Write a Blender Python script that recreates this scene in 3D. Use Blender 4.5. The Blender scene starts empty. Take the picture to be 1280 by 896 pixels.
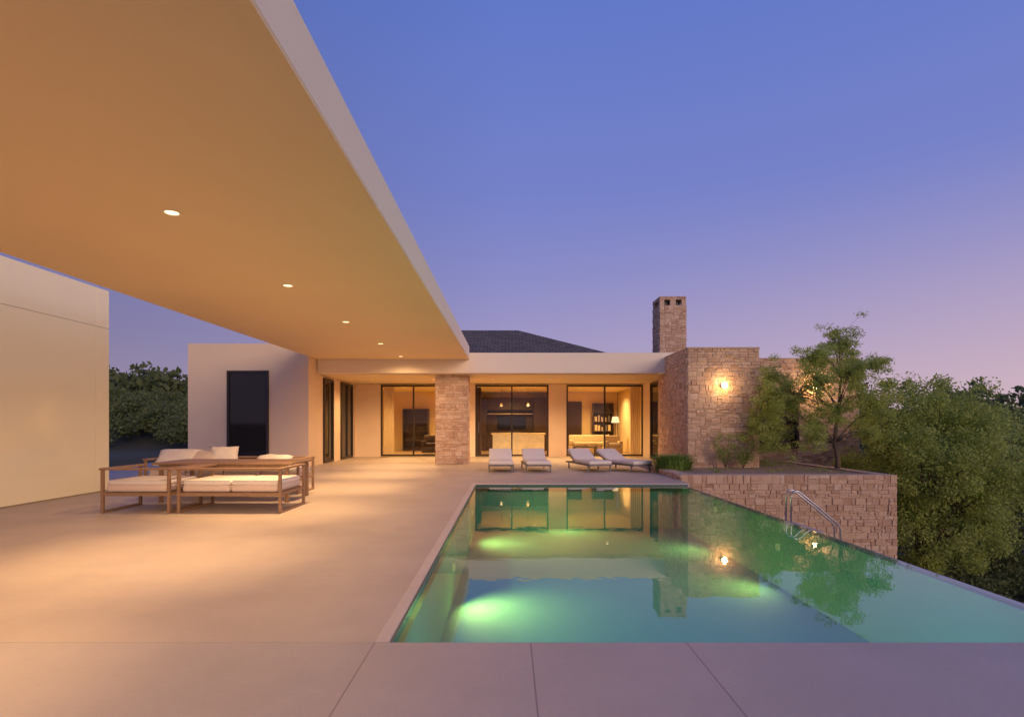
import bpy, bmesh, math, random
import numpy as np
from mathutils import Vector, Matrix
random.seed(7); rng=np.random.default_rng(7)
scene=bpy.context.scene
scene.view_settings.view_transform='Standard'
scene.view_settings.look='None'
scene.view_settings.exposure=0
COL=scene.collection

# ------------------------------------------------------------ materials
def newmat(name):
    m=bpy.data.materials.new(name); m.use_nodes=True
    nt=m.node_tree; b=nt.nodes['Principled BSDF']
    return m,nt,b
def N(nt,t,**k):
    n=nt.nodes.new(t)
    for a,v in k.items(): setattr(n,a,v)
    return n
def math_(nt,op,a,b=None,c=None):
    n=nt.nodes.new('ShaderNodeMath'); n.operation=op
    for i,v in enumerate((a,b,c)):
        if v is None: continue
        if isinstance(v,(int,float)): n.inputs[i].default_value=v
        else: nt.links.new(v,n.inputs[i])
    return n.outputs[0]
def noise(nt,scale,detail=4,vec=None,rough=.55):
    n=N(nt,'ShaderNodeTexNoise'); n.inputs['Scale'].default_value=scale
    n.inputs['Detail'].default_value=detail; n.inputs['Roughness'].default_value=rough
    if vec is None:
        g=N(nt,'ShaderNodeNewGeometry'); vec=g.outputs['Position']
    nt.links.new(vec,n.inputs['Vector']); return n.outputs['Fac']
def mixc(nt,fac,a,b,blend='MIX'):
    n=N(nt,'ShaderNodeMix',data_type='RGBA',blend_type=blend)
    if isinstance(fac,(int,float)): n.inputs[0].default_value=fac
    else: nt.links.new(fac,n.inputs[0])
    for i,v in ((6,a),(7,b)):
        if isinstance(v,(tuple,list)): n.inputs[i].default_value=(*v,1)
        else: nt.links.new(v,n.inputs[i])
    return n.outputs[2]
def bump(nt,b,h,strength=.3,dist=.01):
    n=N(nt,'ShaderNodeBump'); n.inputs['Strength'].default_value=strength; n.inputs['Distance'].default_value=dist
    nt.links.new(h,n.inputs['Height']); nt.links.new(n.outputs[0],b.inputs['Normal'])
def simple(name,c1,c2=None,scale=3,rough=.7,bs=.0,bscale=40,metal=0,spec=.5):
    m,nt,b=newmat(name)
    if c2 is None: c2=tuple(x*.85 for x in c1)
    f=noise(nt,scale,5); nt.links.new(mixc(nt,f,c1,c2),b.inputs['Base Color'])
    b.inputs['Roughness'].default_value=rough; b.inputs['Metallic'].default_value=metal
    b.inputs['Specular IOR Level'].default_value=spec
    if bs: bump(nt,b,noise(nt,bscale,4),bs)
    return m
def emis(name,col,s):
    m=bpy.data.materials.new(name); m.use_nodes=True; nt=m.node_tree
    nt.nodes.remove(nt.nodes['Principled BSDF']); e=N(nt,'ShaderNodeEmission')
    e.inputs[0].default_value=(*col,1); e.inputs[1].default_value=s
    nt.links.new(e.outputs[0],nt.nodes['Material Output'].inputs[0]); return m
stucco=simple('stucco_cream',(.87,.67,.46),(.78,.58,.40),1.2,.9,.25,90)
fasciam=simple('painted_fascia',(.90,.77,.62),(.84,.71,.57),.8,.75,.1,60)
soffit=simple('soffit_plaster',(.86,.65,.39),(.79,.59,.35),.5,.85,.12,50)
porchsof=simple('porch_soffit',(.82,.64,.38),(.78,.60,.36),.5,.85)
bronze=simple('dark_bronze_metal',(.03,.022,.017),(.04,.03,.022),4,.4)
darkwood=simple('dark_wood_veneer',(.08,.04,.02),(.04,.02,.01),5,.45)
mortar=simple('mortar',(.58,.40,.29),(.46,.32,.23),8,.95,.5,60)
steel=simple('brushed_steel',(.50,.50,.52),(.42,.42,.45),10,.32,0,40,1)
white_fab=simple('white_outdoor_fabric',(.82,.73,.64),(.74,.65,.57),6,.95,.3,300)
pink_fab=simple('blush_cushion_fabric',(.74,.58,.47),(.68,.52,.42),6,.95,.3,250)
creamfab=simple('cream_upholstery',(.66,.50,.31),(.56,.43,.27),6,.95)
slate=simple('lounger_frame_grey',(.16,.14,.13),(.2,.18,.17),6,.5)
inwall=simple('interior_plaster',(.84,.63,.34),(.74,.55,.29),1,.85)
infloor=simple('interior_timber_floor',(.42,.27,.14),(.34,.21,.11),3,.35)
soil=simple('planter_soil',(.24,.18,.12),(.32,.24,.17),9,.95,.6,40)
capm=simple('limestone_cap',(.60,.45,.35),(.50,.37,.28),5,.9,.4,70)
bark=simple('bark',(.16,.11,.08),(.09,.065,.05),14,.9,.6,30)
counter=simple('stone_counter',(.85,.66,.38),(.7,.5,.28),4,.25)

def wood():
    m,nt,b=newmat('teak_wood')
    g=N(nt,'ShaderNodeTexCoord'); mp=N(nt,'ShaderNodeMapping'); mp.inputs['Scale'].default_value=(2,18,18)
    nt.links.new(g.outputs['Object'],mp.inputs[0])
    f=noise(nt,3,6,mp.outputs[0]); nt.links.new(mixc(nt,f,(.38,.22,.12),(.21,.12,.065)),b.inputs['Base Color'])
    b.inputs['Roughness'].default_value=.55; bump(nt,b,f,.2); return m
teak=wood()

def deckmat(name,px,ox,py,oy,c1,c2,w=.006,xr=None,js=.6):
    m,nt,b=newmat(name)
    g=N(nt,'ShaderNodeNewGeometry'); s=N(nt,'ShaderNodeSeparateXYZ'); nt.links.new(g.outputs['Position'],s.inputs[0])
    def line(o,p,off):
        a=math_(nt,'SUBTRACT',o,off); a=math_(nt,'DIVIDE',a,p); r=math_(nt,'ROUND',a)
        d=math_(nt,'ABSOLUTE',math_(nt,'SUBTRACT',a,r)); return math_(nt,'LESS_THAN',d,w/p)
    def cell(o,p,off): return math_(nt,'FLOOR',math_(nt,'DIVIDE',math_(nt,'SUBTRACT',o,off),p))
    j=line(s.outputs[0],px,ox); cx=cell(s.outputs[0],px,ox)
    if xr: j=math_(nt,'MULTIPLY',j,math_(nt,'MULTIPLY',math_(nt,'GREATER_THAN',s.outputs[0],xr[0]),math_(nt,'LESS_THAN',s.outputs[0],xr[1])))
    if py: j=math_(nt,'MAXIMUM',j,line(s.outputs[1],py,oy)); cx=math_(nt,'ADD',cx,math_(nt,'MULTIPLY',cell(s.outputs[1],py,oy),7.3))
    wn=N(nt,'ShaderNodeTexWhiteNoise',noise_dimensions='1D'); nt.links.new(cx,wn.inputs['W'])
    nz=N(nt,'ShaderNodeMapRange'); nz.inputs[1].default_value=.32; nz.inputs[2].default_value=.68; nt.links.new(noise(nt,.8,8,rough=.62),nz.inputs[0])
    base=mixc(nt,nz.outputs[0],c1,c2)
    base=mixc(nt,math_(nt,'MULTIPLY',noise(nt,26,5),.28),base,tuple(x*.55 for x in c2))
    v=math_(nt,'ADD',math_(nt,'MULTIPLY',wn.outputs['Value'],.04),.975)
    cc=N(nt,'ShaderNodeCombineColor')
    for i in range(3): nt.links.new(v,cc.inputs[i])
    base=mixc(nt,1.0,base,cc.outputs[0],'MULTIPLY')
    base=mixc(nt,math_(nt,'MULTIPLY',j,js),base,(.16,.12,.10))
    nt.links.new(base,b.inputs['Base Color'])
    rr=math_(nt,'ADD',math_(nt,'MULTIPLY',noise(nt,2.2,5),.35),.34); nt.links.new(rr,b.inputs['Roughness'])
    h=math_(nt,'SUBTRACT',noise(nt,50,4),math_(nt,'MULTIPLY',j,1.0)); bump(nt,b,h,.14,.01)
    return m
deckm=deckmat('deck_stone',60,25,30,5.16,(.60,.48,.385),(.49,.385,.31),.004,None,.15)
apronm=deckmat('apron_stone',1.0,-.86,0,0,(.56,.46,.40),(.46,.38,.33),.005,(-1.1,1.4),.6)
copem=deckmat('coping_stone',60,25,1.2,3.6,(.70,.58,.48),(.62,.50,.41),.003,None,.3)

def stonemat():
    m,nt,b=newmat('ashlar_stone')
    g=N(nt,'ShaderNodeNewGeometry')
    r=N(nt,'ShaderNodeValToRGB'); e=r.color_ramp.elements
    cols=[(0,(.56,.34,.22)),(.3,(.76,.51,.34)),(.6,(.86,.61,.43)),(.85,(.69,.46,.32)),(1,(.92,.71,.53))]
    e[0].position=0; e[0].color=(*cols[0][1],1); e[1].position=1; e[1].color=(*cols[-1][1],1)
    for p,c in cols[1:-1]: x=e.new(p); x.color=(*c,1)
    nt.links.new(g.outputs['Random Per Island'],r.inputs[0])
    f=noise(nt,14,6,rough=.65)
    c=mixc(nt,f,r.outputs[0],(.48,.30,.20)); nt.links.new(mixc(nt,.6,r.outputs[0],c),b.inputs['Base Color'])
    b.inputs['Roughness'].default_value=.92
    bump(nt,b,noise(nt,24,8,rough=.75),1,.04); return m
stone=stonemat()

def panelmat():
    m,nt,b=newmat('lacquered_panel_added_glow')
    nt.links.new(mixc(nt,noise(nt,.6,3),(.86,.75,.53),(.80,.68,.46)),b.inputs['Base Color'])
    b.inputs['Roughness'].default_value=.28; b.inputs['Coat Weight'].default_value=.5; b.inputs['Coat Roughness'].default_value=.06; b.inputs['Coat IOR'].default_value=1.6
    b.inputs['Emission Color'].default_value=(1,.74,.38,1); b.inputs['Emission Strength'].default_value=.11  # weak warm emission added to brighten the panels; the wall is no lamp
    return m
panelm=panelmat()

def glass(name,tint,F0=.04,rough=.01,bscale=0,power=5.0,mx_=.96,bst=.12):
    m=bpy.data.materials.new(name); m.use_nodes=True; nt=m.node_tree
    nt.nodes.remove(nt.nodes['Principled BSDF'])
    lw=N(nt,'ShaderNodeLayerWeight'); lw.inputs['Blend'].default_value=.5
    fac=math_(nt,'ADD',math_(nt,'MULTIPLY',math_(nt,'POWER',lw.outputs['Facing'],power),mx_-F0),F0)
    t=N(nt,'ShaderNodeBsdfTransparent'); t.inputs[0].default_value=(*tint,1)
    g=N(nt,'ShaderNodeBsdfGlossy'); g.inputs['Roughness'].default_value=rough
    mx=N(nt,'ShaderNodeMixShader'); nt.links.new(fac,mx.inputs[0]); nt.links.new(t.outputs[0],mx.inputs[1]); nt.links.new(g.outputs[0],mx.inputs[2])
    if bscale:
        gg=N(nt,'ShaderNodeNewGeometry'); h=noise(nt,bscale,3,gg.outputs['Position'])
        bp=N(nt,'ShaderNodeBump'); bp.inputs['Strength'].default_value=bst; bp.inputs['Distance'].default_value=.02
        nt.links.new(h,bp.inputs['Height']); nt.links.new(bp.outputs[0],g.inputs['Normal'])
    nt.links.new(mx.outputs[0],nt.nodes['Material Output'].inputs[0]); return m
paneg=glass('window_glass_clear',(.97,.97,.95),.02)
darkg=simple('dark_glazing',(.015,.013,.012),(.02,.018,.016),1,.04)
waterm=glass('pool_water_surface',(.60,.90,.82),.05,.012,1.6,3.4,.97,.10)
def pooltile():
    m,nt,b=newmat('pool_plaster_teal')
    nt.links.new(mixc(nt,noise(nt,1.3,5),(.17,.43,.38),(.13,.36,.33)),b.inputs['Base Color'])
    b.inputs['Roughness'].default_value=.8; return m
poolm=pooltile()
def shingle():
    m,nt,b=newmat('slate_shingles')
    g=N(nt,'ShaderNodeNewGeometry'); mp=N(nt,'ShaderNodeMapping'); nt.links.new(g.outputs['Position'],mp.inputs[0])
    br=N(nt,'ShaderNodeTexBrick'); nt.links.new(mp.outputs[0],br.inputs[0]); br.inputs['Scale'].default_value=1
    br.inputs['Brick Width'].default_value=.35; br.inputs['Row Height'].default_value=.25; br.inputs['Mortar Size'].default_value=.02
    br.inputs['Color1'].default_value=(.12,.095,.08,1); br.inputs['Color2'].default_value=(.18,.14,.12,1); br.inputs['Mortar'].default_value=(.05,.04,.035,1)
    nt.links.new(br.outputs[0],b.inputs['Base Color']); b.inputs['Roughness'].default_value=.85; return m
shing=shingle()
def leafmat(name,cols,trans=.3):
    m,nt,b=newmat(name)
    g=N(nt,'ShaderNodeNewGeometry'); r=N(nt,'ShaderNodeValToRGB'); e=r.color_ramp.elements
    e[0].color=(*cols[0],1); e[1].color=(*cols[-1],1)
    for i,c in enumerate(cols[1:-1]): x=e.new((i+1)/(len(cols)-1)); x.color=(*c,1)
    f=math_(nt,'ADD',math_(nt,'MULTIPLY',g.outputs['Random Per Island'],.4),math_(nt,'MULTIPLY',noise(nt,1.5,3),.6))
    nt.links.new(f,r.inputs[0]); nt.links.new(r.outputs[0],b.inputs['Base Color'])
    b.inputs['Roughness'].default_value=.75
    tr=N(nt,'ShaderNodeBsdfTranslucent'); nt.links.new(r.outputs[0],tr.inputs[0])
    mx=N(nt,'ShaderNodeMixShader'); mx.inputs[0].default_value=trans
    nt.links.new(b.outputs[0],mx.inputs[1]); nt.links.new(tr.outputs[0],mx.inputs[2])
    nt.links.new(mx.outputs[0],nt.nodes['Material Output'].inputs[0]); return m
leafA=leafmat('olive_leaf',[(.30,.37,.09),(.44,.51,.13),(.54,.58,.20)],.48)
leafB=leafmat('shrub_leaf',[(.21,.27,.07),(.32,.39,.10),(.42,.45,.15)],.4)
leafC=leafmat('woodland_leaf',[(.07,.10,.035),(.14,.17,.06),(.22,.24,.09)],.3)
grassm=leafmat('grass_blade',[(.12,.22,.04),(.28,.42,.09)])
groundm=simple('scrub_ground',(.06,.06,.03),(.10,.085,.05),.4,.95,.5,5)

# ------------------------------------------------------------ geometry helpers
def ploc(p):
    v=Vector((0,0,0))
    while p is not None: v+=p.location; p=p.parent
    return v
def link(o,parent=None):
    COL.objects.link(o)
    if parent is not None: o.parent=parent
    return o
def tag(o,label=None,cat=None,group=None,kind=None):
    if label: o['label']=label
    if cat: o['category']=cat
    if group: o['group']=group
    if kind: o['kind']=kind
    return o
def root(name,loc,label,cat,group=None):
    e=bpy.data.objects.new(name,None); e.location=loc; e.empty_display_size=.2; link(e); return tag(e,label,cat,group)
def mesh_from_bm(name,bm,mat,parent,smooth=False,origin=None):
    me=bpy.data.meshes.new(name)
    off=ploc(parent)
    bmesh.ops.recalc_face_normals(bm,faces=bm.faces)
    if origin is None: 
        xs=[v.co.x for v in bm.verts]; ys=[v.co.y for v in bm.verts]; zs=[v.co.z for v in bm.verts]
        origin=Vector(((min(xs)+max(xs))/2,(min(ys)+max(ys))/2,min(zs)))
    bm.transform(Matrix.Translation(-origin)); bm.to_mesh(me); bm.free()
    me.materials.append(mat)
    if smooth:
        for p in me.polygons: p.use_smooth=True
    o=bpy.data.objects.new(name,me); o.location=origin-off; link(o,parent); return o
def addbox(bm,b,bev=0,seg=2):
    x0,x1,y0,y1,z0,z1=b
    t=bmesh.new(); bmesh.ops.create_cube(t,size=1)
    for v in t.verts: v.co=Vector(((x0+x1)/2+v.co.x*(x1-x0),(y0+y1)/2+v.co.y*(y1-y0),(z0+z1)/2+v.co.z*(z1-z0)))
    if bev: bmesh.ops.bevel(t,geom=list(t.edges),offset=bev,segments=seg,profile=.5,affect='EDGES')
    me=bpy.data.meshes.new('t'); t.to_mesh(me); t.free(); bm.from_mesh(me); bpy.data.meshes.remove(me)
def boxes(name,bl,mat,parent=None,bev=0,seg=2,smooth=False):
    bm=bmesh.new()
    for b in bl: addbox(bm,b,bev,seg)
    return mesh_from_bm(name,bm,mat,parent,smooth)
def each(name,bl,mat,parent,bev=0,seg=2,smooth=False):
    return [boxes(name,[b],mat,parent,bev,seg,smooth) for b in bl]
def cyl(name,c,r,h,mat,parent=None,axis='Z',n=20,r2=None):
    bm=bmesh.new(); bmesh.ops.create_cone(bm,cap_ends=True,segments=n,radius1=r,radius2=r if r2 is None else r2,depth=h)
    if axis=='X': bm.transform(Matrix.Rotation(math.pi/2,4,'Y'))
    if axis=='Y': bm.transform(Matrix.Rotation(math.pi/2,4,'X'))
    bm.transform(Matrix.Translation(Vector(c))); return mesh_from_bm(name,bm,mat,parent)
def tubepath(bm,pts,rads,n=8):
    pts=[Vector(p) for p in pts]; rings=[]
    for i,p in enumerate(pts):
        d=(pts[min(i+1,len(pts)-1)]-pts[max(i-1,0)]).normalized()
        a=d.cross(Vector((0,0,1)) if abs(d.z)<.9 else Vector((1,0,0))).normalized(); b=d.cross(a)
        rings.append([bm.verts.new(p+(a*math.cos(t*2*math.pi/n)+b*math.sin(t*2*math.pi/n))*rads[i]) for t in range(n)])
    for r0,r1 in zip(rings,rings[1:]):
        for i in range(n): bm.faces.new((r0[i],r0[(i+1)%n],r1[(i+1)%n],r1[i]))
    bm.faces.new(rings[0]); bm.faces.new(rings[-1])
def blocks_on(bm,o,u,nrm,W,H,skip=None,row=(.06,.15)):
    o=Vector(o);u=Vector(u);nrm=Vector(nrm);z=0;Z=Vector((0,0,1))
    def blk(a,b,c,d):
        g=.002
        a+=g;b-=g;c+=g;d-=g
        if b-a<.03 or d-c<.02: return
        if skip and skip((a+b)/2,(c+d)/2): return
        dep=random.uniform(.005,.028); i=.006
        j=lambda:random.uniform(-.014,.012)
        base=[(a,c),(b,c),(b,d),(a,d)]
        fr=[(a+i+abs(j()),c+i+abs(j())*.6),(b-i-abs(j()),c+i+abs(j())*.6),(b-i-abs(j()),d-i-abs(j())*.6),(a+i+abs(j()),d-i-abs(j())*.6)]
        v0=[bm.verts.new(o+u*x+Z*y) for x,y in base]
        v1=[bm.verts.new(o+u*x+Z*y+nrm*(dep+j()*.8)) for x,y in fr]
        bm.faces.new(v1)
        for k in range(4): bm.faces.new((v0[k],v0[(k+1)%4],v1[(k+1)%4],v1[k]))
    while z<H-.01:
        h=min(random.uniform(*row),H-z)
        if H-z-h<.06: h=H-z
        x=0
        while x<W-.01:
            w=min(random.uniform(.07,.30),W-x)
            if W-x-w<.07: w=W-x
            if h>.10 and random.random()<.45:
                s=random.uniform(.35,.65)*h
                blk(x,x+w,z,z+s); blk(x,x+w,z+s,z+h)
            else: blk(x,x+w,z,z+h)
            x+=w
        z+=h
def stonebox(name,b,parent,faces='flrb',skip=None,row=(.07,.19)):
    x0,x1,y0,y1,z0,z1=b
    core=boxes(name,[b],mortar,parent)
    bm=bmesh.new(); e=.002
    if 'f' in faces: blocks_on(bm,(x0,y0-e,z0),(1,0,0),(0,-1,0),x1-x0,z1-z0,skip,row)
    if 'l' in faces: blocks_on(bm,(x0-e,y0,z0),(0,1,0),(-1,0,0),y1-y0,z1-z0,None,row)
    if 'r' in faces: blocks_on(bm,(x1+e,y0,z0),(0,1,0),(1,0,0),y1-y0,z1-z0,None,row)
    if 'b' in faces: blocks_on(bm,(x0,y1+e,z0),(1,0,0),(0,1,0),x1-x0,z1-z0,None,row)
    mesh_from_bm('stone_facing',bm,stone,core)
    return core
def leaves(name,C,size,mat,parent=None,aspect=.55,origin=(0,0,0)):
    C=np.asarray(C,dtype=np.float64); n=len(C)
    a=rng.normal(size=(n,3)); a/=np.linalg.norm(a,axis=1)[:,None]
    b=rng.normal(size=(n,3)); b-=a*(a*b).sum(1)[:,None]; b/=np.linalg.norm(b,axis=1)[:,None]
    s=(np.asarray(size)*rng.uniform(.6,1.3,n))[:,None]
    V=np.stack([C-a*s,C-b*s*aspect+a*s*.1,C+a*s,C+b*s*aspect+a*s*.1],1).reshape(-1,3)
    o=Vector(origin); V=V-np.array(o)
    me=bpy.data.meshes.new(name); me.vertices.add(4*n); me.vertices.foreach_set('co',V.ravel())
    me.loops.add(4*n); me.loops.foreach_set('vertex_index',np.arange(4*n))
    me.polygons.add(n); me.polygons.foreach_set('loop_start',np.arange(n)*4); me.polygons.foreach_set('loop_total',np.full(n,4))
    me.update(); me.validate(); me.materials.append(mat)
    ob=bpy.data.objects.new(name,me); ob.location=o-ploc(parent); link(ob,parent); return ob
def clump_pts(c,r,n,power=.5):
    d=rng.normal(size=(n,3)); d/=np.linalg.norm(d,axis=1)[:,None]
    return np.array(c)+d*(rng.uniform(0,1,n)**power)[:,None]*np.array(r)

# ------------------------------------------------------------ lights
WARM=(1,.63,.29)
def spot(loc,power,angle,blend=1,color=WARM,target=None,r=.06,parent=None,name='downlight_lamp'):
    d=bpy.data.lights.new(name,'SPOT'); d.energy=power; d.color=color; d.spot_size=math.radians(angle); d.spot_blend=blend; d.shadow_soft_size=r
    o=bpy.data.objects.new(name,d); o.location=Vector(loc)-ploc(parent)
    if target is not None: o.rotation_euler=(Vector(target)-Vector(loc)).to_track_quat('-Z','Y').to_euler()
    link(o,parent); return o
glow=emis('downlight_glow',(1,.68,.34),3.0)
def downlight(x,y,z,parent,power,angle=150,r=.065,color=WARM):
    t=bmesh.new()
    n=28
    for (ra,za),(rb,zb) in (((r,z-.004),(r*1.28,z-.012)),((r*1.28,z-.012),(r*1.34,z-.001))):
        A=[t.verts.new((x+ra*math.cos(i*2*math.pi/n),y+ra*math.sin(i*2*math.pi/n),za)) for i in range(n)]
        B=[t.verts.new((x+rb*math.cos(i*2*math.pi/n),y+rb*math.sin(i*2*math.pi/n),zb)) for i in range(n)]
        for i in range(n): t.faces.new((A[i],A[(i+1)%n],B[(i+1)%n],B[i]))
    d=mesh_from_bm('downlight',t,fasciam,parent)
    cyl('downlight_lens',(x,y,z-.006),r,.004,glow,d,n=28)
    if power: spot((x,y,z-.03),power,angle,1,color,parent=d,target=(x,y,0),r=.03)
    return d

# ------------------------------------------------------------ terrain
def sm(a,b,x): t=np.clip((x-a)/(b-a),0,1); return t*t*(3-2*t)
def terr(x,y):
    x=np.asarray(x,float); y=np.asarray(y,float); r=np.hypot(x,y)
    z=-2.8-1.4*sm(5,16,x)
    z=z+2.65*(1-sm(-17,-14.2,x))
    z=z+1.2*sm(34,45,y)*(1-sm(0,20,x))
    ridge=sm(45,150,r)*(8+2.5*np.sin(x*.03+1)+2*np.sin(y*.045+x*.02))
    ridge=ridge*(1-sm(180,500,r)*.6)
    return z+ridge*np.where(y>-20,1,.3)
xs=np.concatenate([np.linspace(-3000,-220,12),np.linspace(-200,-30,30),np.linspace(-28,30,60),np.linspace(34,200,30),np.linspace(240,3000,12)])
ys=np.concatenate([np.linspace(-1500,-60,8),np.linspace(-50,60,60),np.linspace(65,220,32),np.linspace(260,3500,12)])
X,Y=np.meshgrid(xs,ys); Zt=terr(X,Y)
me=bpy.data.meshes.new('ground'); nx,ny=len(xs),len(ys)
V=np.stack([X.ravel(),Y.ravel(),Zt.ravel()],1)
F=[(j*nx+i,j*nx+i+1,(j+1)*nx+i+1,(j+1)*nx+i) for j in range(ny-1) for i in range(nx-1)]
me.from_pydata(V.tolist(),[],F); me.materials.append(groundm)
for p in me.polygons: p.use_smooth=True
g=link(bpy.data.objects.new('ground',me)); tag(g,kind='structure')

# ------------------------------------------------------------ terrace
PX0,PX1,PY0,PY1=-.765,3.82,3.6,13.0
OX=4.15
terrace=boxes('terrace',[(-13,PX0-.10,PY0,24,-2.9,0),(PX0-.10,4.28,PY1+.22,24,-2.9,0),(4.28,5.9,19,24,-2.9,0)],deckm)
tag(terrace,'pale stone paved terrace around the pool','terrace',kind='structure')
apron=boxes('pavement',[(-13,OX,-6,PY0-.004,-2.9,.0)],apronm)
tag(apron,'pale square stone paving along the pool end','paving',kind='structure')
pool=root('swimming_pool',(1.5,8.3,-1.35),'rectangular teal infinity pool set into a stone terrace','swimming pool')
D=-1.02
bm=bmesh.new()
for b in [(PX0-.1,PX1+.22,PY0+.002,PY1+.1,D-.2,D),(PX0-.098,PX0,PY0,PY1,D,-.052),(PX0-.1,PX1,PY1,PY1+.15,D,-.05),(PX1+.20,PX1+.24,PY0,PY1+.1,D-.2,-.055),(PX0,PX1+.2,PY0+.001,PY0+.03,D,-.05)]: addbox(bm,b)
mesh_from_bm('pool_basin',bm,poolm,pool)
each('pool_coping',[(PX0-.10,PX0-.004,PY0,PY1,-.048,.004),(PX0-.10,OX,PY1,PY1+.22,-.048,.010)],copem,pool,.006)
tl=simple('waterline_tile',(.04,.07,.07),(.06,.10,.09),6,.3)
each('waterline_tile',[(PX0-.003,PX0+.012,PY0,PY1-.014,-.16,-.004),(PX0+.013,OX,PY1-.012,PY1-.001,-.16,-.002)],tl,pool)
boxes('pool_overflow_edge',[(PX1+.241,OX,PY0,PY1-.013,-2.9,-.040)],simple('wet_dark_stone',(.34,.30,.29),(.26,.23,.23),3,.15),pool,.01)
bm=bmesh.new(); vs=[bm.verts.new(p) for p in ((PX0,PY0,-.035),(OX-.05,PY0,-.035),(OX-.05,PY1,-.035),(PX0,PY1,-.035))]; bm.faces.new(vs)
w=mesh_from_bm('water',bm,waterm,None); tag(w,'still teal pool water reflecting the house','water',kind='structure')
if w.data.polygons[0].normal.z<0: w.data.flip_normals()
plg=emis('pool_lamp_or_fill_glow',(.75,.85,.35),.5)
YG=(1,.66,.16); TQ_FILL=(.16,1,.95)
def poollamp_or_fill(p,axis,tgt,power,ang=110,col=YG,r=.05,off=.05):  # builds the pool lamps and also the added turquoise fill spots
    cyl('underwater_lamp_or_fill',p,r,.03,plg,pool,axis=axis)
    q=Vector(p)+(Vector(tgt)-Vector(p)).normalized()*off
    spot(q,power,ang,1,col,tgt,.012,pool,'underwater_bulb_or_fill')
poollamp_or_fill((PX0+.03,7.5,-.52),'X',(1.0,6.9,-1.0),260,150)
poollamp_or_fill((PX0+.03,11.4,-.40),'X',(1.0,11.4,-.85),230,155)
poollamp_or_fill((1.3,PY1-.03,-.22),'Y',(1.3,12.2,-.8),100,168,YG,.05,.20)
poollamp_or_fill((PX1+.17,10.8,-.24),'X',(2.9,10.7,-.8),75,165,YG,.05,.20)
poollamp_or_fill((PX1+.17,8.3,-.42),'X',(3.0,8.2,-.9),60,165,YG,.05,.18)
poollamp_or_fill((.4,PY0+.05,-.4),'Y',(.4,8.0,-1.1),48,178,TQ_FILL)  # added turquoise fill, out of view on the near wall, brightens the basin
poollamp_or_fill((2.7,PY0+.05,-.4),'Y',(2.7,8.0,-1.1),48,178,TQ_FILL)  # second unseen fill spot added on the near wall, not a pool fitting

# ------------------------------------------------------------ house
house=root('house',(0,19.3,0),'single-storey cream stucco and stone house with flat canopy roof','house')
CX0,CX1=-6.6,-1.36; CZ=3.63
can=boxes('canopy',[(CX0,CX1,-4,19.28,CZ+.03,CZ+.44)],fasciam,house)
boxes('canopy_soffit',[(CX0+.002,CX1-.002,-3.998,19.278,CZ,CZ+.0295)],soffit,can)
for y,p in ((-.4,240),(2.75,310),(5.9,370),(9.0,400),(12.2,400),(15.5,380),(18.4,320)):
    downlight(-3.55,y,CZ,can,p*.54,166); spot((-3.55,y,CZ-.03),p*1.45,62,1,WARM,(-3.75,y,0),.03,can)
wing=boxes('wing_wall',[(-10.6,-6.62,18.5,30,-.3,4.06)],stucco,house)
def window(x0,x1,z0,z1,y,mull,parent,gm,fw=.07,name='window',sill=True):
    bl=[(x0,x0+fw,y-.05,y+.05,z0,z1),(x1-fw,x1,y-.05,y+.05,z0,z1),(x0+fw,x1-fw,y-.05,y+.05,z1-fw,z1),(x0+fw,x1-fw,y-.05,y+.05,z0,z0+fw)]
    for m in mull: bl.append((m-fw*.45,m+fw*.45,y-.045,y+.045,z0+fw,z1-fw))
    f=boxes(name,bl,bronze,parent)
    boxes('glass_pane',[(x0+fw,x1-fw,y-.003,y+.003,z0+fw,z1-fw)],gm,f); return f
def sidewin(x,y0,y1,z0,z1,parent,gm,mull=(),fw=.08,name='door'):
    bl=[(x-.05,x+.05,y0,y0+fw,z0,z1),(x-.05,x+.05,y1-fw,y1,z0,z1),(x-.05,x+.05,y0+fw,y1-fw,z1-fw,z1),(x-.05,x+.05,y0+fw,y1-fw,z0,z0+fw)]
    for m in mull: bl.append((x-.045,x+.045,m-fw*.4,m+fw*.4,z0+fw,z1-fw))
    f=boxes(name,bl,bronze,parent); boxes('glass_pane',[(x-.003,x+.003,y0+fw,y1-fw,z0+fw,z1-fw)],gm,f); return f
window(-9.28,-7.92,.12,3.16,18.47,(),house,darkg,.07)
sidewin(-6.60,19.95,21.0,.02,3.05,house,darkg)
sidewin(-6.60,22.0,23.6,.02,3.05,house,darkg,(22.8,))
porch=boxes('porch_roof',[(-6.6,5.75,19.3,30.2,3.16,3.86)],fasciam,house,.006)
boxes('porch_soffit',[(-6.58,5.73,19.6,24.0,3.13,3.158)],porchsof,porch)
for x in (-5.3,-2.9,-.6,1.6,3.8): downlight(x,21.6,3.13,porch,260,150,.04)
stonebox('stone_column',(-2.58,-1.46,19.75,20.85,0,3.125),house)
ZT=3.125
W=[(-5.5,-3.05),(-1.44,1.71),(2.47,5.78)]
ed=[-6.6]+[v for w_ in W for v in w_]+[5.8]
for i in range(0,len(ed)-1,2):
    if ed[i+1]-ed[i]>.05: boxes('wall',[(ed[i],ed[i+1],24,24.25,0,ZT)],stucco,house)
window(W[0][0],W[0][1],.03,3.08,24.1,(-4.1,),house,paneg,name='glass_door')
window(W[1][0],W[1][1],.03,3.08,24.1,(.13,),house,paneg,name='glass_door')
window(W[2][0],W[2][1],.03,3.08,24.1,(4.12,),house,paneg,name='glass_door')
boxes('floor',[(-6.5,5.8,24.25,30,-.2,.0)],infloor,house)
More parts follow.
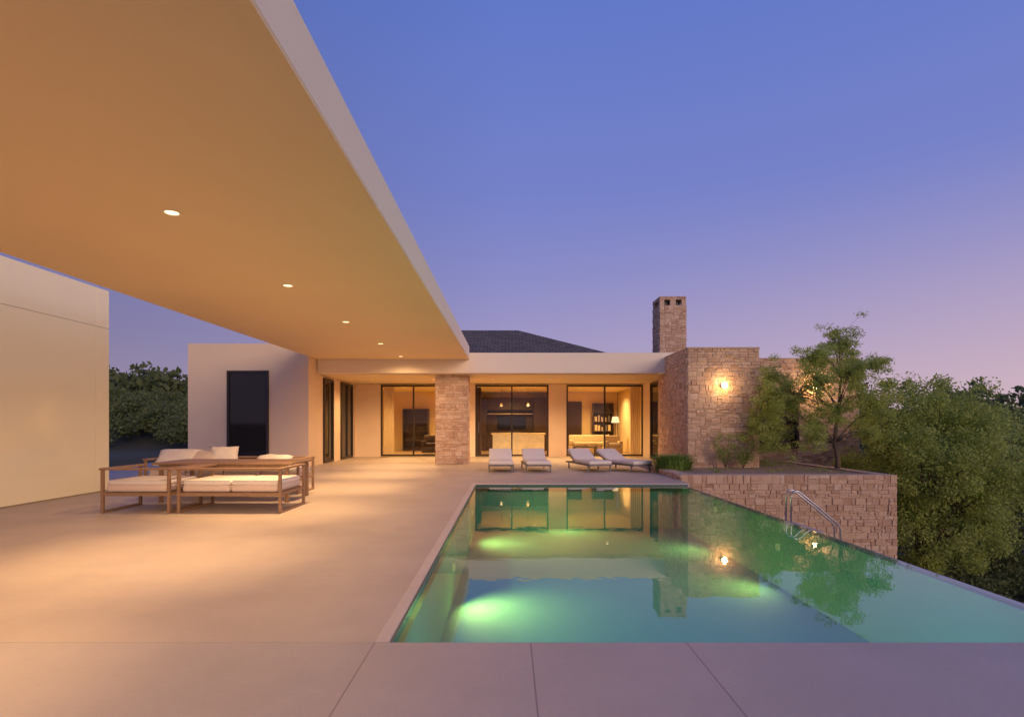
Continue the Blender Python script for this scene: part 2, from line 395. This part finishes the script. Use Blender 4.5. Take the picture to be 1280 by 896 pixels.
each('interior_wall',[(-6.6,-6.5,24.25,30,0,ZT),(5.82,5.95,24.25,30,0,ZT),(-6.5,5.8,30,30.15,0,ZT),(-2.55,-2.4,24.26,30,0,ZT),(2.05,2.2,26.6,30,0,ZT)],inwall,house)
boxes('ceiling',[(-6.5,5.8,24.26,29.99,3.10,3.125)],inwall,house)
boxes('side_wall',[(5.76,5.96,19.6,24.25,0,3.6)],stucco,house)
sidewin(5.74,20.3,22.6,.02,3.05,house,darkg,(21.4,))
tow=stonebox('stone_tower',(5.4,7.55,16.9,20.2,-.2,3.68),house,'flr')
boxes('coping',[(5.38,7.57,16.87,20.2,3.682,3.72)],capm,tow,.006)
wing2=stonebox('stone_wing',(7.56,12.2,19.5,26,-4.4,3.66),house,'fr',skip=lambda a,c:(1.1<a<2.5 and 4.95<c<6.9))
boxes('coping',[(7.62,12.22,19.47,26.05,3.662,3.70)],capm,wing2,.006)
window(8.66,10.06,.56,2.5,19.46,(),wing2,darkg,.07)
each('rear_wing_wall',[(5.97,7.55,20.3,30,-1,3.5),(7.56,12,26.2,30,-4.4,3.4)],stucco,house)
ch=stonebox('chimney',(6.74,7.92,25,26.2,3.4,6.70),house,'flr')
each('chimney_pier',[(6.74,6.94,25,25.2,6.70,6.95),(7.72,7.92,25,25.2,6.70,6.95),(7.21,7.45,25,25.2,6.70,6.95),(6.74,6.94,26.0,26.2,6.70,6.95),(7.72,7.92,26.0,26.2,6.70,6.95)],stone,ch); boxes('chimney_core',[(6.96,7.70,25.22,25.98,6.70,6.94)],bronze,ch)
stonebox('chimney_cap',(6.74,7.92,25,26.2,6.952,7.10),ch,'fl',row=(.07,.08))
bm=bmesh.new()
a=[bm.verts.new(p) for p in ((-8,24.5,3.87),(6.9,24.5,3.87),(6.9,35.5,3.87),(-8,35.5,3.87),(-3,30,6.42),(.5,30,6.42))]
for f in ((0,1,5,4),(1,2,5),(2,3,4,5),(3,0,4),(3,2,1,0)): bm.faces.new([a[i] for i in f])
mesh_from_bm('hip_roof',bm,shing,house)
def sconce(x,y,z,parent,s):
    c=cyl('wall_lamp',(x,y-.05,z),.055,.02,bronze,parent,'Y')
    bm=bmesh.new(); bmesh.ops.create_uvsphere(bm,u_segments=24,v_segments=14,radius=.08); bm.transform(Matrix.Translation((x,y-.19,z)))
    mesh_from_bm('lamp_globe',bm,emis('globe_glow',(1,.62,.26),s),c,True)
sconce(6.42,16.84,2.56,tow,75)
sconce(10.55,19.44,2.68,wing2,210)

YEL=(1,.66,.28)
for x,y,p in ((-4.9,26.2,560),(-3.4,27.3,380),(-1.4,25.6,330),(.1,28.0,420),(1.2,25.6,330),(3.3,26,560),(4.8,27.8,520)):
    downlight(x,y,3.10,house,p,150,.05,YEL)

k=root('kitchen_island',(.3,27,0),'kitchen island with backlit honey onyx front','kitchen island')
onyx=simple('backlit_onyx',(.95,.72,.38),(.40,.22,.08),4,.3)
ob_=onyx.node_tree.nodes['Principled BSDF']; ob_.inputs['Emission Color'].default_value=(1,.66,.26,1); ob_.inputs['Emission Strength'].default_value=.35
boxes('island_body',[(-.75,1.65,26.0,26.8,0,.92)],onyx,k,.01); boxes('countertop',[(-.82,1.72,25.94,26.86,.922,.97)],inwall,k,.005)
k=root('kitchen_cabinet',(.3,29.6,0),'tall dark wood kitchen cabinets along the back wall','cabinet')
each('cabinet_body',[(-2.38,-1.15,29.3,29.98,0,2.8),(1.3,2.04,29.3,29.98,0,2.8),(-1.148,1.298,29.5,29.98,0,1.0),(-1.148,1.298,29.5,29.98,2.15,2.8),(-1.148,1.298,29.9,29.98,1.002,2.148)],darkwood,k,.01)
boxes('oven_panel',[(-.6,.9,29.82,29.895,1.15,1.80)],darkg,k,.01)
boxes('shelf',[(-1.14,1.29,29.6,29.895,1.93,1.96)],counter,k)
for x in (-.35,.9):
    k=root('pendant_lamp',(x,26.4,2.1),'small brass pendant lamp over the kitchen island','pendant lamp','pendant lamps over the kitchen island')
    cyl('lamp_shade',(x,26.4,2.32),.09,.13,counter,k,r2=.03); cyl('cord',(x,26.4,2.75),.006,.7,bronze,k,n=8); cyl('bulb',(x,26.4,2.245),.04,.02,glow,k)
k=root('tall_cabinet',(-1.2,25.3,0),'tall dark wood cabinet beside the glass door','cabinet')
boxes('cabinet_body',[(-1.75,-1.25,25.0,25.6,0,3.05)],darkwood,k,.01); boxes('door_handle',[(-1.35,-1.33,24.97,25.0,1.0,1.5)],steel,k)
def insofa(x0,x1,y0,y1,label,mat=creamfab,back='b'):
    k=root('sofa',((x0+x1)/2,(y0+y1)/2,0),label,'sofa')
    boxes('sofa_base',[(x0,x1,y0,y1,.08,.38)],mat,k,.04,3,True)
    n=max(1,round((x1-x0)/.8)); w_=(x1-x0-.36)/n
    each('seat_cushion',[(x0+.18+i*w_+.005,x0+.18+(i+1)*w_-.005,y0-.02,y1-.2,.38,.54) for i in range(n)],mat,k,.04,3,True)
    boxes('backrest',[(x0+.02,x1-.02,y1-.22,y1,.38,.88)],mat,k,.05,3,True)
    each('armrest',[(x0,x0+.17,y0,y1-.23,.38,.64),(x1-.17,x1,y0,y1-.23,.38,.64)],mat,k,.04,3,True)
insofa(2.9,4.9,26.4,27.3,'cream upholstered sofa inside the living room')
insofa(4.3,5.1,25.0,25.8,'cream armchair beside the glass wall')
insofa(-4.0,-3.1,25.6,26.5,'dark brown armchair inside behind the glass door',darkwood)
k=root('interior_door',(3.1,29.9,0),'dark wood double door in the living room','door'); each('door_leaf',[(2.4,3.1,29.9,29.98,0,2.6),(3.14,3.9,29.9,29.98,0,2.6)],darkwood,k,.01); boxes('door_handle',[(3.04,3.07,29.86,29.9,1,1.3)],steel,k)
k=root('floor_lamp',(5.25,27.6,0),'slim floor lamp with glowing cream shade beside the sofa','floor lamp')
cyl('lamp_base',(5.25,27.6,.015),.15,.03,bronze,k); cyl('lamp_pole',(5.25,27.6,.75),.012,1.44,bronze,k,n=10); cyl('lamp_shade',(5.25,27.6,1.62),.2,.3,emis('fabric_shade_glow',(1,.70,.36),1.6),k,r2=.14)
k=root('bookcase',(5.0,29.7,0),'tall dark wood bookcase against the living room wall','bookcase'); boxes('carcass',[(4.45,4.5,29.6,29.97,0,2.5),(5.5,5.55,29.6,29.97,0,2.5),(4.5,5.5,29.93,29.97,0,2.5)]+[(4.5,5.5,29.6,29.92,z,z+.04) for z in (.05,.5,1,1.5,2,2.46)],darkwood,k)
for z in (.54,1.04,1.54):
    for i in range(5):
        k=root('book_stack',(4.62+i*.18,29.75,z),'row of muted books on the dark bookcase shelf','books'); h=random.uniform(.2,.34)
        boxes('book',[(4.55+i*.18,4.55+i*.18+random.uniform(.06,.14),29.66,29.88,z+.002,z+h)],random.choice((creamfab,slate,counter,capm)),k,.004)
k=root('coffee_table',(3.5,25.4,0),'low dark wood coffee table in the living room','coffee table'); boxes('table_top',[(2.9,4.0,25.1,25.7,.34,.39)],darkwood,k,.01); each('leg',[(a_,a_+.05,b_,b_+.05,0,.338) for a_ in (2.95,3.9) for b_ in (25.15,25.6)],darkwood,k)
leafcurt=leafmat('sheer_curtain_fabric',[(.75,.58,.36),(.8,.64,.40)],.5)
def curtain(x0,x1):
    k=root('curtain',((x0+x1)/2,24.5,0),'cream floor-length curtain gathered beside the glass door','curtain','cream curtains behind the glass doors')
    bm=bmesh.new(); n=int((x1-x0)*55); top=[];bot=[]
    for i in range(n+1):
        x=x0+i*(x1-x0)/n; y=24.42+.05*math.sin(i*1.3); top.append(bm.verts.new((x,y,3.0))); bot.append(bm.verts.new((x,y,.03)))
    for i in range(n): bm.faces.new((bot[i],bot[i+1],top[i+1],top[i]))
    mesh_from_bm('curtain_fabric',bm,leafcurt,k,True)
    boxes('curtain_rail',[(x0-.05,x1+.3,24.40,24.44,3.02,3.05)],bronze,k)
curtain(-5.45,-5.0); curtain(5.3,5.72)
k=root('bookcase',(-4.9,29.7,0),'dark wood bookcase at the end of the room','bookcase')
boxes('carcass',[(-5.6,-5.55,29.5,29.98,0,2.2),(-4.3,-4.25,29.5,29.98,0,2.2)]+[(-5.55,-4.3,29.5,29.98,z,z+.04) for z in (0.05,.5,1,1.5,2.16)]+[(-5.55,-4.3,29.94,29.98,.09,2.16)],darkwood,k)

# ------------------------------------------------------------ panel wall
pw=root('panel_wall',(-8.5,7,0),'glossy cream panelled wall standing on the terrace','wall')
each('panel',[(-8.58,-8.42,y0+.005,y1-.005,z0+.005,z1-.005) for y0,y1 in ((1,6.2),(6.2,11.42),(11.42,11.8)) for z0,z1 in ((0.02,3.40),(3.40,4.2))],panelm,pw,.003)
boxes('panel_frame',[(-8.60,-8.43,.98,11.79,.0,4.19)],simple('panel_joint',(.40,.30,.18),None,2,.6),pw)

# ------------------------------------------------------------ planter and retaining wall
pl=stonebox('planter_wall',(4.3,9.7,14.0,14.35,-4.4,.13),None,'flr',row=(.08,.20))
tag(pl,'low stone retaining wall forming a raised planter','wall')
stonebox('return_wall',(9.36,9.7,14.352,19.4,-4.4,.128),pl,'r',row=(.08,.17))
stonebox('return_wall',(4.3,4.62,14.352,16.88,-4.4,.128),pl,'l',row=(.08,.17))
each('soil',[(4.622,9.358,14.352,16.87,-.5,.09),(7.62,9.358,16.872,19.4,-.5,.088)],soil,pl)

# ------------------------------------------------------------ trees
ot=root('olive_tree',(9.45,16.1,.09),'slender olive tree with airy crown growing in the stone planter','tree')
bm=bmesh.new(); P=[]
B=Vector((9.45,16.1,.09)); fork=Vector((9.36,16.1,.85)); f2=Vector((9.50,16.15,1.8)); f3=Vector((9.55,16.1,2.7))
tubepath(bm,[B,B.lerp(fork,.5)+Vector((.05,0,0)),fork,f2,f3,Vector((9.5,16.1,3.6))],[.075,.062,.055,.04,.026,.008],9)
ctr=[(9.48,3.75,.48),(10.2,3.30,.50),(9.0,3.2,.52),(8.25,2.85,.50),(7.75,2.75,.40),(9.45,2.9,.52),(10.35,2.7,.50),(9.9,2.2,.48),(8.6,2.25,.50),(7.7,1.85,.50),(7.95,1.3,.50),(8.7,1.5,.48),(10.3,1.85,.45),(7.35,1.3,.40),(9.1,2.5,.48),(10.65,3.1,.34),(8.5,3.3,.30),(9.95,3.8,.25),(8.2,1.9,.48),(10.0,1.2,.42),(7.6,2.3,.38),(9.75,2.8,.4),(9.2,1.7,.42),(8.5,1.0,.40),(10.35,1.2,.34),(7.5,.85,.32),(8.0,2.4,.42)]
for x,z,r_ in ctr:
    yy=16.1+random.uniform(-.8,.8); q=Vector((x,yy,z))
    st=fork if z<2.2 else (f2 if z<3.0 else f3)
    mid=st.lerp(q,.5)+Vector((0,0,.10+random.uniform(-.05,.1)))
    tubepath(bm,[st,st.lerp(mid,.5)+Vector((0,0,.03)),mid,mid.lerp(q,.6),q],[.022,.016,.012,.008,.004],6)
    for j in range(18):
        e_=q+Vector(rng.normal(size=3))*r_*.58
        tubepath(bm,[mid.lerp(q,random.uniform(.2,.9)),q.lerp(e_,.5)+Vector((0,0,.03)),e_],[.004,.003,.0015],4)
        P.append(clump_pts(e_,(.20,.20,.14),int(random.uniform(60,150)),.6))
        P.append(clump_pts(q.lerp(e_,.5),(.14,.14,.10),40,.6))
mesh_from_bm('trunk',bm,bark,ot,True,B); leaves('crown',np.concatenate(P),.030,leafA,ot,origin=B,aspect=.42)
def bushy(name,base,c,r,nclump,per,leaf,label,mat,cat='tree',tr=.16):
    k=root(name,base,label,cat); bm=bmesh.new(); P=[]
    b=Vector(base); cc=Vector(c)
    for i in range(nclump):
        d=rng.normal(size=3); d/=np.linalg.norm(d); q=np.array(c)+d*np.array(r)*rng.uniform(.25,1.10)**.6
        s=rng.uniform(.10,.24)*min(r)
        P.append(clump_pts(q,(s*1.2,s*1.2,s),int(per*rng.uniform(.4,1.3)),.5))
        if i%4==0:
            mid=b.lerp(cc,.55)+Vector(rng.normal(size=3))*.15
            tubepath(bm,[b.lerp(mid,.3),mid,mid.lerp(Vector(q),.6),Vector(q)],[tr*.4,tr*.25,tr*.1,.008],5)
    tubepath(bm,[b,b.lerp(cc,.35),b.lerp(cc,.7)],[tr,tr*.8,tr*.5],9)
    mesh_from_bm('trunk',bm,bark,k,True,b); leaves('crown',np.concatenate(P),leaf,mat,k,origin=base); return k
bushy('oak_tree',(12.7,17.0,-4.1),(12.75,16.8,-.05),(2.5,2.0,2.9),340,330,.042,'dense rounded green oak tree beside the stone terrace wall',leafA)
bushy('oak_tree',(17.0,21,-4.2),(17.0,21,-.9),(2.6,2.2,2.8),150,260,.06,'dark green oak tree lower on the slope',leafB)
def plant(name,base,n,h,w_,mat,label,cat='plant',thin=.010):
    k=root(name,base,label,cat); bm=bmesh.new()
    for i in range(n):
        a=random.uniform(0,2*math.pi); rr=random.uniform(0,w_*.45); p=Vector(base)+Vector((math.cos(a)*rr,math.sin(a)*rr*.6,0))
        o_=Vector((math.cos(a),math.sin(a),0))*random.uniform(.02,w_*.5); hh=h*random.uniform(.45,1.1); s=Vector((-math.sin(a),math.cos(a),0))*thin
        m1=p+o_*.35+Vector((0,0,hh*.75)); e_=p+o_*1.1+Vector((0,0,hh*.95))
        v=[bm.verts.new(x) for x in (p-s,p+s,m1+s*.8,m1-s*.8,e_)]
        bm.faces.new(v[:4]); bm.faces.new((v[3],v[2],v[4]))
    mesh_from_bm('grass_blades',bm,mat,k,False,Vector(base)); return k
plant('ornamental_grass',(4.72,15.2+.9,.0),1900,.56,1.05,grassm,'wide spiky clump of green ornamental grass against the stone tower')
for (x,y,h) in ((6.4,16.55,.9),(6.9,16.5,.6)):
    k=root('shrub',(x,y,.09),'wispy leafy shrub in front of the stone tower','shrub'); bm=bmesh.new(); P=[]
    for i in range(12):
        a=random.uniform(0,6.28); e_=Vector((x+math.cos(a)*.3,y+math.sin(a)*.12,.09+h*random.uniform(.5,1.1)))
        m1=Vector((x,y,.09)).lerp(e_,.5)+Vector((random.uniform(-.05,.05),0,.03)); tubepath(bm,[(x,y,.09),m1,e_],[.006,.005,.002],5)
        P.append(clump_pts(e_,(.14,.12,.16),75)); P.append(clump_pts(m1,(.12,.10,.14),45))
    mesh_from_bm('stem',bm,bark,k); leaves('foliage',np.concatenate(P),.022,leafB,k,origin=(x,y,.09))
P=[clump_pts((random.uniform(5.2,9.2),random.uniform(15.0,16.6),.11),(.16,.14,.07),40) for _ in range(16)]
P+=[clump_pts((random.uniform(7.9,9.2),random.uniform(17,19),.14),(.3,.25,.2),90) for _ in range(14)]
g=leaves('ground_cover',np.concatenate(P),.022,leafB); tag(g,'low green planting in the planter bed','ground cover',kind='stuff')
P=[];
for _ in range(420):
    x=random.uniform(5.0,24); y=random.uniform(3,24)
    if x<13 and y>13.4: continue
    z=float(terr(x,y)); s=random.uniform(.5,1.0)
    for j in range(3):
        P.append(clump_pts((x+random.uniform(-.4,.4),y+random.uniform(-.4,.4),z+s*random.uniform(.3,.9)),(s*.6,s*.6,s*.45),110,.5))
g=leaves('slope_shrubbery',np.concatenate(P),.055,leafC); tag(g,'dark scrub covering the slope below the pool','shrubs',kind='stuff')
P=[];S=[]
def crown(x,y,h,r,n,leaf):
    z=float(terr(x,y))
    for j in range(9):
        d=rng.normal(size=3); d/=np.linalg.norm(d)
        c=np.array((x,y,z+h*.62))+d*np.array((r*.6,r*.6,h*.3)); m_=n//9
        P.append(clump_pts(c,(r*.45,r*.45,h*.2),m_,.45)); S.append(np.full(m_,leaf))
for _ in range(130):
    y=random.uniform(32,60); x=-y*random.uniform(.50,1.0)-1
    crown(x,y,random.uniform(1.4,2.7),random.uniform(1.3,2.2),800,.07+y*.0008)
for _ in range(140):
    y=random.uniform(18,70); x=y*random.uniform(.62,1.5)+4
    crown(x,y,random.uniform(3,5),random.uniform(1.5,2.6),600,.09+y*.0014)
for _ in range(480):
    a=random.uniform(-1.25,1.25); r=random.uniform(70,170); x=math.sin(a)*r; y=math.cos(a)*r
    crown(x,y,random.uniform(4,7)*(.75 if a<0 else 1),random.uniform(2.5,4),170,.42)
g=leaves('woodland',np.concatenate(P),np.concatenate(S),leafC,aspect=.7); tag(g,'dark wooded hillsides around the house','woodland',kind='stuff')

# ------------------------------------------------------------ handrail
hr=root('handrail',(4.75,9.1,-.6),'thin steel handrail beside the steps below the pool edge','handrail')
for dy in (0,.16):
    bm=bmesh.new(); y=8.85+dy; s=.10
    pts=[(4.36+s,y,-.5),(4.36+s,y,.22)]
    for t in range(7): a=math.pi-t*math.pi*.62/6; pts.append((4.45+s+.09*math.cos(a),y,.25+.09*math.sin(a)))
    pts+=[(4.80+s,y,.08),(5.10+s,y,-.18),(5.14+s,y,-.25),(5.14+s,y,-1.5)]
    tubepath(bm,pts,[.014]*len(pts),10); mesh_from_bm('rail',bm,steel,hr,True)
st=boxes('steps',[(OX+.01,4.75,8.4,9.4,-2.9,-.22),(4.75,5.15,8.4,9.4,-2.9,-.40),(5.15,5.55,8.4,9.4,-2.9,-.6),(5.55,5.95,8.4,9.4,-3.2,-.8)],capm,None,.01); tag(st,'pale stone steps leading down from the pool edge','steps')

# ------------------------------------------------------------ outdoor seating
def outseat(name,x0,x1,y0,y1,label,cat,cushions,H=.71,openfront=False,base=.02,pillows=()):
    k=root(name,((x0+x1)/2,(y0+y1)/2,0),label,cat); t=.045
    posts=[(x,x+t,y,y+t,0,H-.035) for x in (x0,x1-t) for y in (y0,y1-t)]
    for p in posts: boxes('leg',[p],teak,k,.004)
    rails=[(x0+t,x1-t,y0+.005,y0+t-.005,.27,.32),(x0+t,x1-t,y1-t+.005,y1-.005,.27,.32),(x0+.005,x0+t-.005,y0+t,y1-t,.27,.32),(x1-t+.005,x1-.005,y0+t,y1-t,.27,.32)]
    for s in range(6):
        yy=y0+t+.03+s*(y1-y0-2*t-.06)/6; rails.append((x0+t,x1-t,yy,yy+.06,.302,.318))
    rails+=[(x0+.005,x0+t-.005,y0+t,y1-t,.0,.04),(x1-t+.005,x1-.005,y0+t,y1-t,.0,.04)]
    boxes('seat_frame',rails,teak,k,.003)
    top=[(x0-.015,x0+.09,y0-.015,y1+.015,H-.033,H),(x1-.09,x1+.015,y0-.015,y1+.015,H-.033,H)]
    if not openfront: top.append((x0+.092,x1-.092,y0-.015,y0+.09,H-.033,H))
    else: top.append((x0+.092,x1-.092,y1-.09,y1+.015,H-.033,H))
    boxes('arm_top',top,teak,k,.004)
    n=cushions; w_=(x1-x0-2*t-.02)/n
    for i in range(n): boxes('seat_cushion',[(x0+t+.01+i*w_,x0+t+.01+(i+1)*w_-.01,y0+.04,y1-.04,.322,.44)],pink_fab,k,.045,4,True)
    for i in range(n): boxes('seat_cushion',[(x0+t+.01+i*w_,x0+t+.01+(i+1)*w_-.01,y0+.06,y1-.04,.43,.51)],white_fab,k,.035,4,True)
    return k
outseat('outdoor_armchair',-6.42,-5.33,8.8,9.75,'low teak armchair with blush seat cushion at the outdoor table','armchair',1)
outseat('outdoor_sofa',-5.22,-3.58,8.8,9.85,'low teak two-seat sofa with blush cushions at the outdoor table','sofa',2)
fs=outseat('outdoor_sofa',-7.3,-4.2,11.2,12.1,'long teak sofa with white scatter pillows on the terrace','sofa',4,openfront=True)
def pillow(c,w_,h,rot,mat,tilt=.35):
    bm=bmesh.new(); n=12
    bmesh.ops.create_grid(bm,x_segments=n,y_segments=n,size=1)
    sd_=random.random()*9
    for v in bm.verts[:]:
        e=(1-abs(v.co.x)**2.4)*(1-abs(v.co.y)**2.4)
        wr=.010*math.sin(v.co.x*7+sd_)*math.cos(v.co.y*5+sd_)
        v.co=Vector((v.co.x*w_/2*(1.0-.10*(1-abs(v.co.y))*abs(v.co.x)),v.co.y*h/2*(1-.10*(1-abs(v.co.x))*abs(v.co.y)),.11*max(e,0)**.45+(wr if e>.1 else 0)))
    r=bmesh.ops.duplicate(bm,geom=bm.verts[:]+bm.edges[:]+bm.faces[:])
    for v in [g_ for g_ in r['geom'] if isinstance(g_,bmesh.types.BMVert)]: v.co.z*=-1
    bmesh.ops.remove_doubles(bm,verts=bm.verts,dist=.0005)
    bm.transform(Matrix.Translation(Vector(c))@Matrix.Rotation(rot,4,'Z')@Matrix.Rotation(math.pi/2-tilt,4,'X'))
    o=mesh_from_bm('scatter_pillow',bm,mat,None,True); return tag(o,'soft white scatter pillow leaning on the teak sofa','pillow','scatter pillows on the outdoor sofa')
pillow((-6.85,11.6,.71),.85,.50,.12,white_fab,.9); pillow((-6.35,11.65,.69),.75,.48,-.2,pink_fab,1.0); pillow((-5.95,11.72,.74),.55,.46,.45,white_fab,.6)
pillow((-4.95,11.7,.63),.78,.40,-.1,white_fab,1.1)
tb=root('outdoor_table',(-5.1,10.5,0),'large square teak outdoor table with plank top','table')
boxes('table_top',[(-6.35,-3.85,9.95+i*.125,9.95+(i+1)*.125-.008,.68,.715) for i in range(9)],teak,tb,.004)
each('apron',[(-6.25,-3.95,10.0,10.04,.62,.678),(-6.25,-3.95,11.0,11.04,.62,.678)],teak,tb)
for x in (-6.25,-4.0):
    for y in (9.99,10.97): boxes('leg',[(x,x+.06,y,y+.06,0,.62)],teak,tb,.004)

# ------------------------------------------------------------ sun loungers
def lounger():
    k=root('sun_lounger',(0,0,0),'white cushioned sun lounger with raised back beside the pool','sun lounger','sun loungers in a row on the terrace')
    w_=.37
    boxes('lounger_frame',[(-w_,-w_+.035,0,1.9,.18,.22),(w_-.035,w_,0,1.9,.18,.22),(-w_+.035,w_-.035,0,.035,.18,.22),(-w_+.035,w_-.035,1.865,1.9,.18,.22)]+[(-w_+.035,w_-.035,.12+i*.14,.19+i*.14,.19,.21) for i in range(9)],slate,k,.004)
    for x in (-w_+.002,w_-.037):
        for y in (.1,1.65): boxes('leg',[(x,x+.035,y,y+.04,0,.178)],slate,k,.003)
    for b in ((-w_+.01,w_-.01,.0,.58,.222,.33),(-w_+.01,w_-.01,.585,1.18,.222,.33)): boxes('seat_cushion',[b],white_fab,k,.04,4,True)
    def tilt(o,a=27):
        M=Matrix.Translation((0,1.20,.23))@Matrix.Rotation(math.radians(a),4,'X')@Matrix.Translation((0,-1.20,-.23))
        o.data.transform(Matrix.Translation(o.location)); o.data.transform(M); o.location=(0,0,0)
    b=boxes('backrest_cushion',[(-w_+.01,w_-.01,1.20,1.88,.235,.34)],white_fab,k,.04,4,True); tilt(b)
    b=boxes('backrest_frame',[(-w_+.02,-w_+.06,1.20,1.88,.20,.23),(w_-.06,w_-.02,1.20,1.88,.20,.23),(-w_+.06,w_-.06,1.82,1.86,.20,.23)],slate,k,.003); tilt(b)
    return k
L=lounger(); L.location=(-.22,16.2,0); L.rotation_euler[2]=.03
for (x,y,a) in ((.87,16.2,.06),(2.68,16.3,.26),(3.92,16.3,.50)):
    c=L.copy(); c.location=(x,y,0); c.rotation_euler=(0,0,a); COL.objects.link(c)
    for ch_ in L.children:
        q=ch_.copy(); q.parent=c; COL.objects.link(q)
    if a>.45: c['label']='white cushioned sun lounger turned beside the grass clump'

# ------------------------------------------------------------ world
wd=bpy.data.worlds.new('World'); scene.world=wd; wd.use_nodes=True; nt=wd.node_tree
tc=N(nt,'ShaderNodeTexCoord'); sp=N(nt,'ShaderNodeSeparateXYZ'); nt.links.new(tc.outputs['Generated'],sp.inputs[0])
def lin(c): return tuple(((v/255)/12.92 if v/255<=.04045 else ((v/255+.055)/1.055)**2.4) for v in c)
r=N(nt,'ShaderNodeValToRGB'); e=r.color_ramp.elements
st=[(0,(182,164,186)),(.06,(174,159,190)),(.13,(158,150,194)),(.25,(136,139,198)),(.38,(118,130,200)),(.6,(98,121,200)),(1,(76,98,172))]
e[0].position=0; e[0].color=(*lin(st[0][1]),1); e[1].position=1; e[1].color=(*lin(st[-1][1]),1)
for p,c in st[1:-1]: x=e.new(p); x.color=(*lin(c),1)
nt.links.new(sp.outputs[2],r.inputs[0])
mr=N(nt,'ShaderNodeMapRange'); mr.inputs[1].default_value=-.3; mr.inputs[2].default_value=.9; nt.links.new(sp.outputs[0],mr.inputs[0])
mz=N(nt,'ShaderNodeMapRange'); mz.inputs[1].default_value=.0; mz.inputs[2].default_value=.36; mz.inputs[3].default_value=1; mz.inputs[4].default_value=0; nt.links.new(sp.outputs[2],mz.inputs[0])
f=math_(nt,'MULTIPLY',math_(nt,'POWER',mr.outputs[0],1.5),math_(nt,'POWER',mz.outputs[0],1.3))
c=mixc(nt,math_(nt,'MULTIPLY',f,.9),r.outputs[0],lin((224,190,194)))
ml=N(nt,'ShaderNodeMapRange'); ml.inputs[1].default_value=-.75; ml.inputs[2].default_value=0; ml.inputs[3].default_value=.62; ml.inputs[4].default_value=1; nt.links.new(sp.outputs[0],ml.inputs[0])
bg=nt.nodes['Background']; nt.links.new(c,bg.inputs[0]); nt.links.new(ml.outputs[0],bg.inputs[1])
sd=bpy.data.lights.new('sun','SUN'); sd.energy=1.4; sd.angle=math.radians(25); sd.color=(1,.72,.48)
so=bpy.data.objects.new('sun',sd); link(so); so.rotation_euler=Vector((-.46,.78,-.26)).to_track_quat('-Z','Y').to_euler()

# ------------------------------------------------------------ camera
cd=bpy.data.cameras.new('camera'); cam=bpy.data.objects.new('camera',cd); link(cam)
cam.location=(0,0,1.4); cam.rotation_euler=(math.pi/2,0,0)
cd.sensor_width=36; cd.lens=36*700/1280; cd.shift_y=82/1280; cd.shift_x=4/1280; cd.clip_end=8000; cd.clip_start=.05
scene.camera=cam
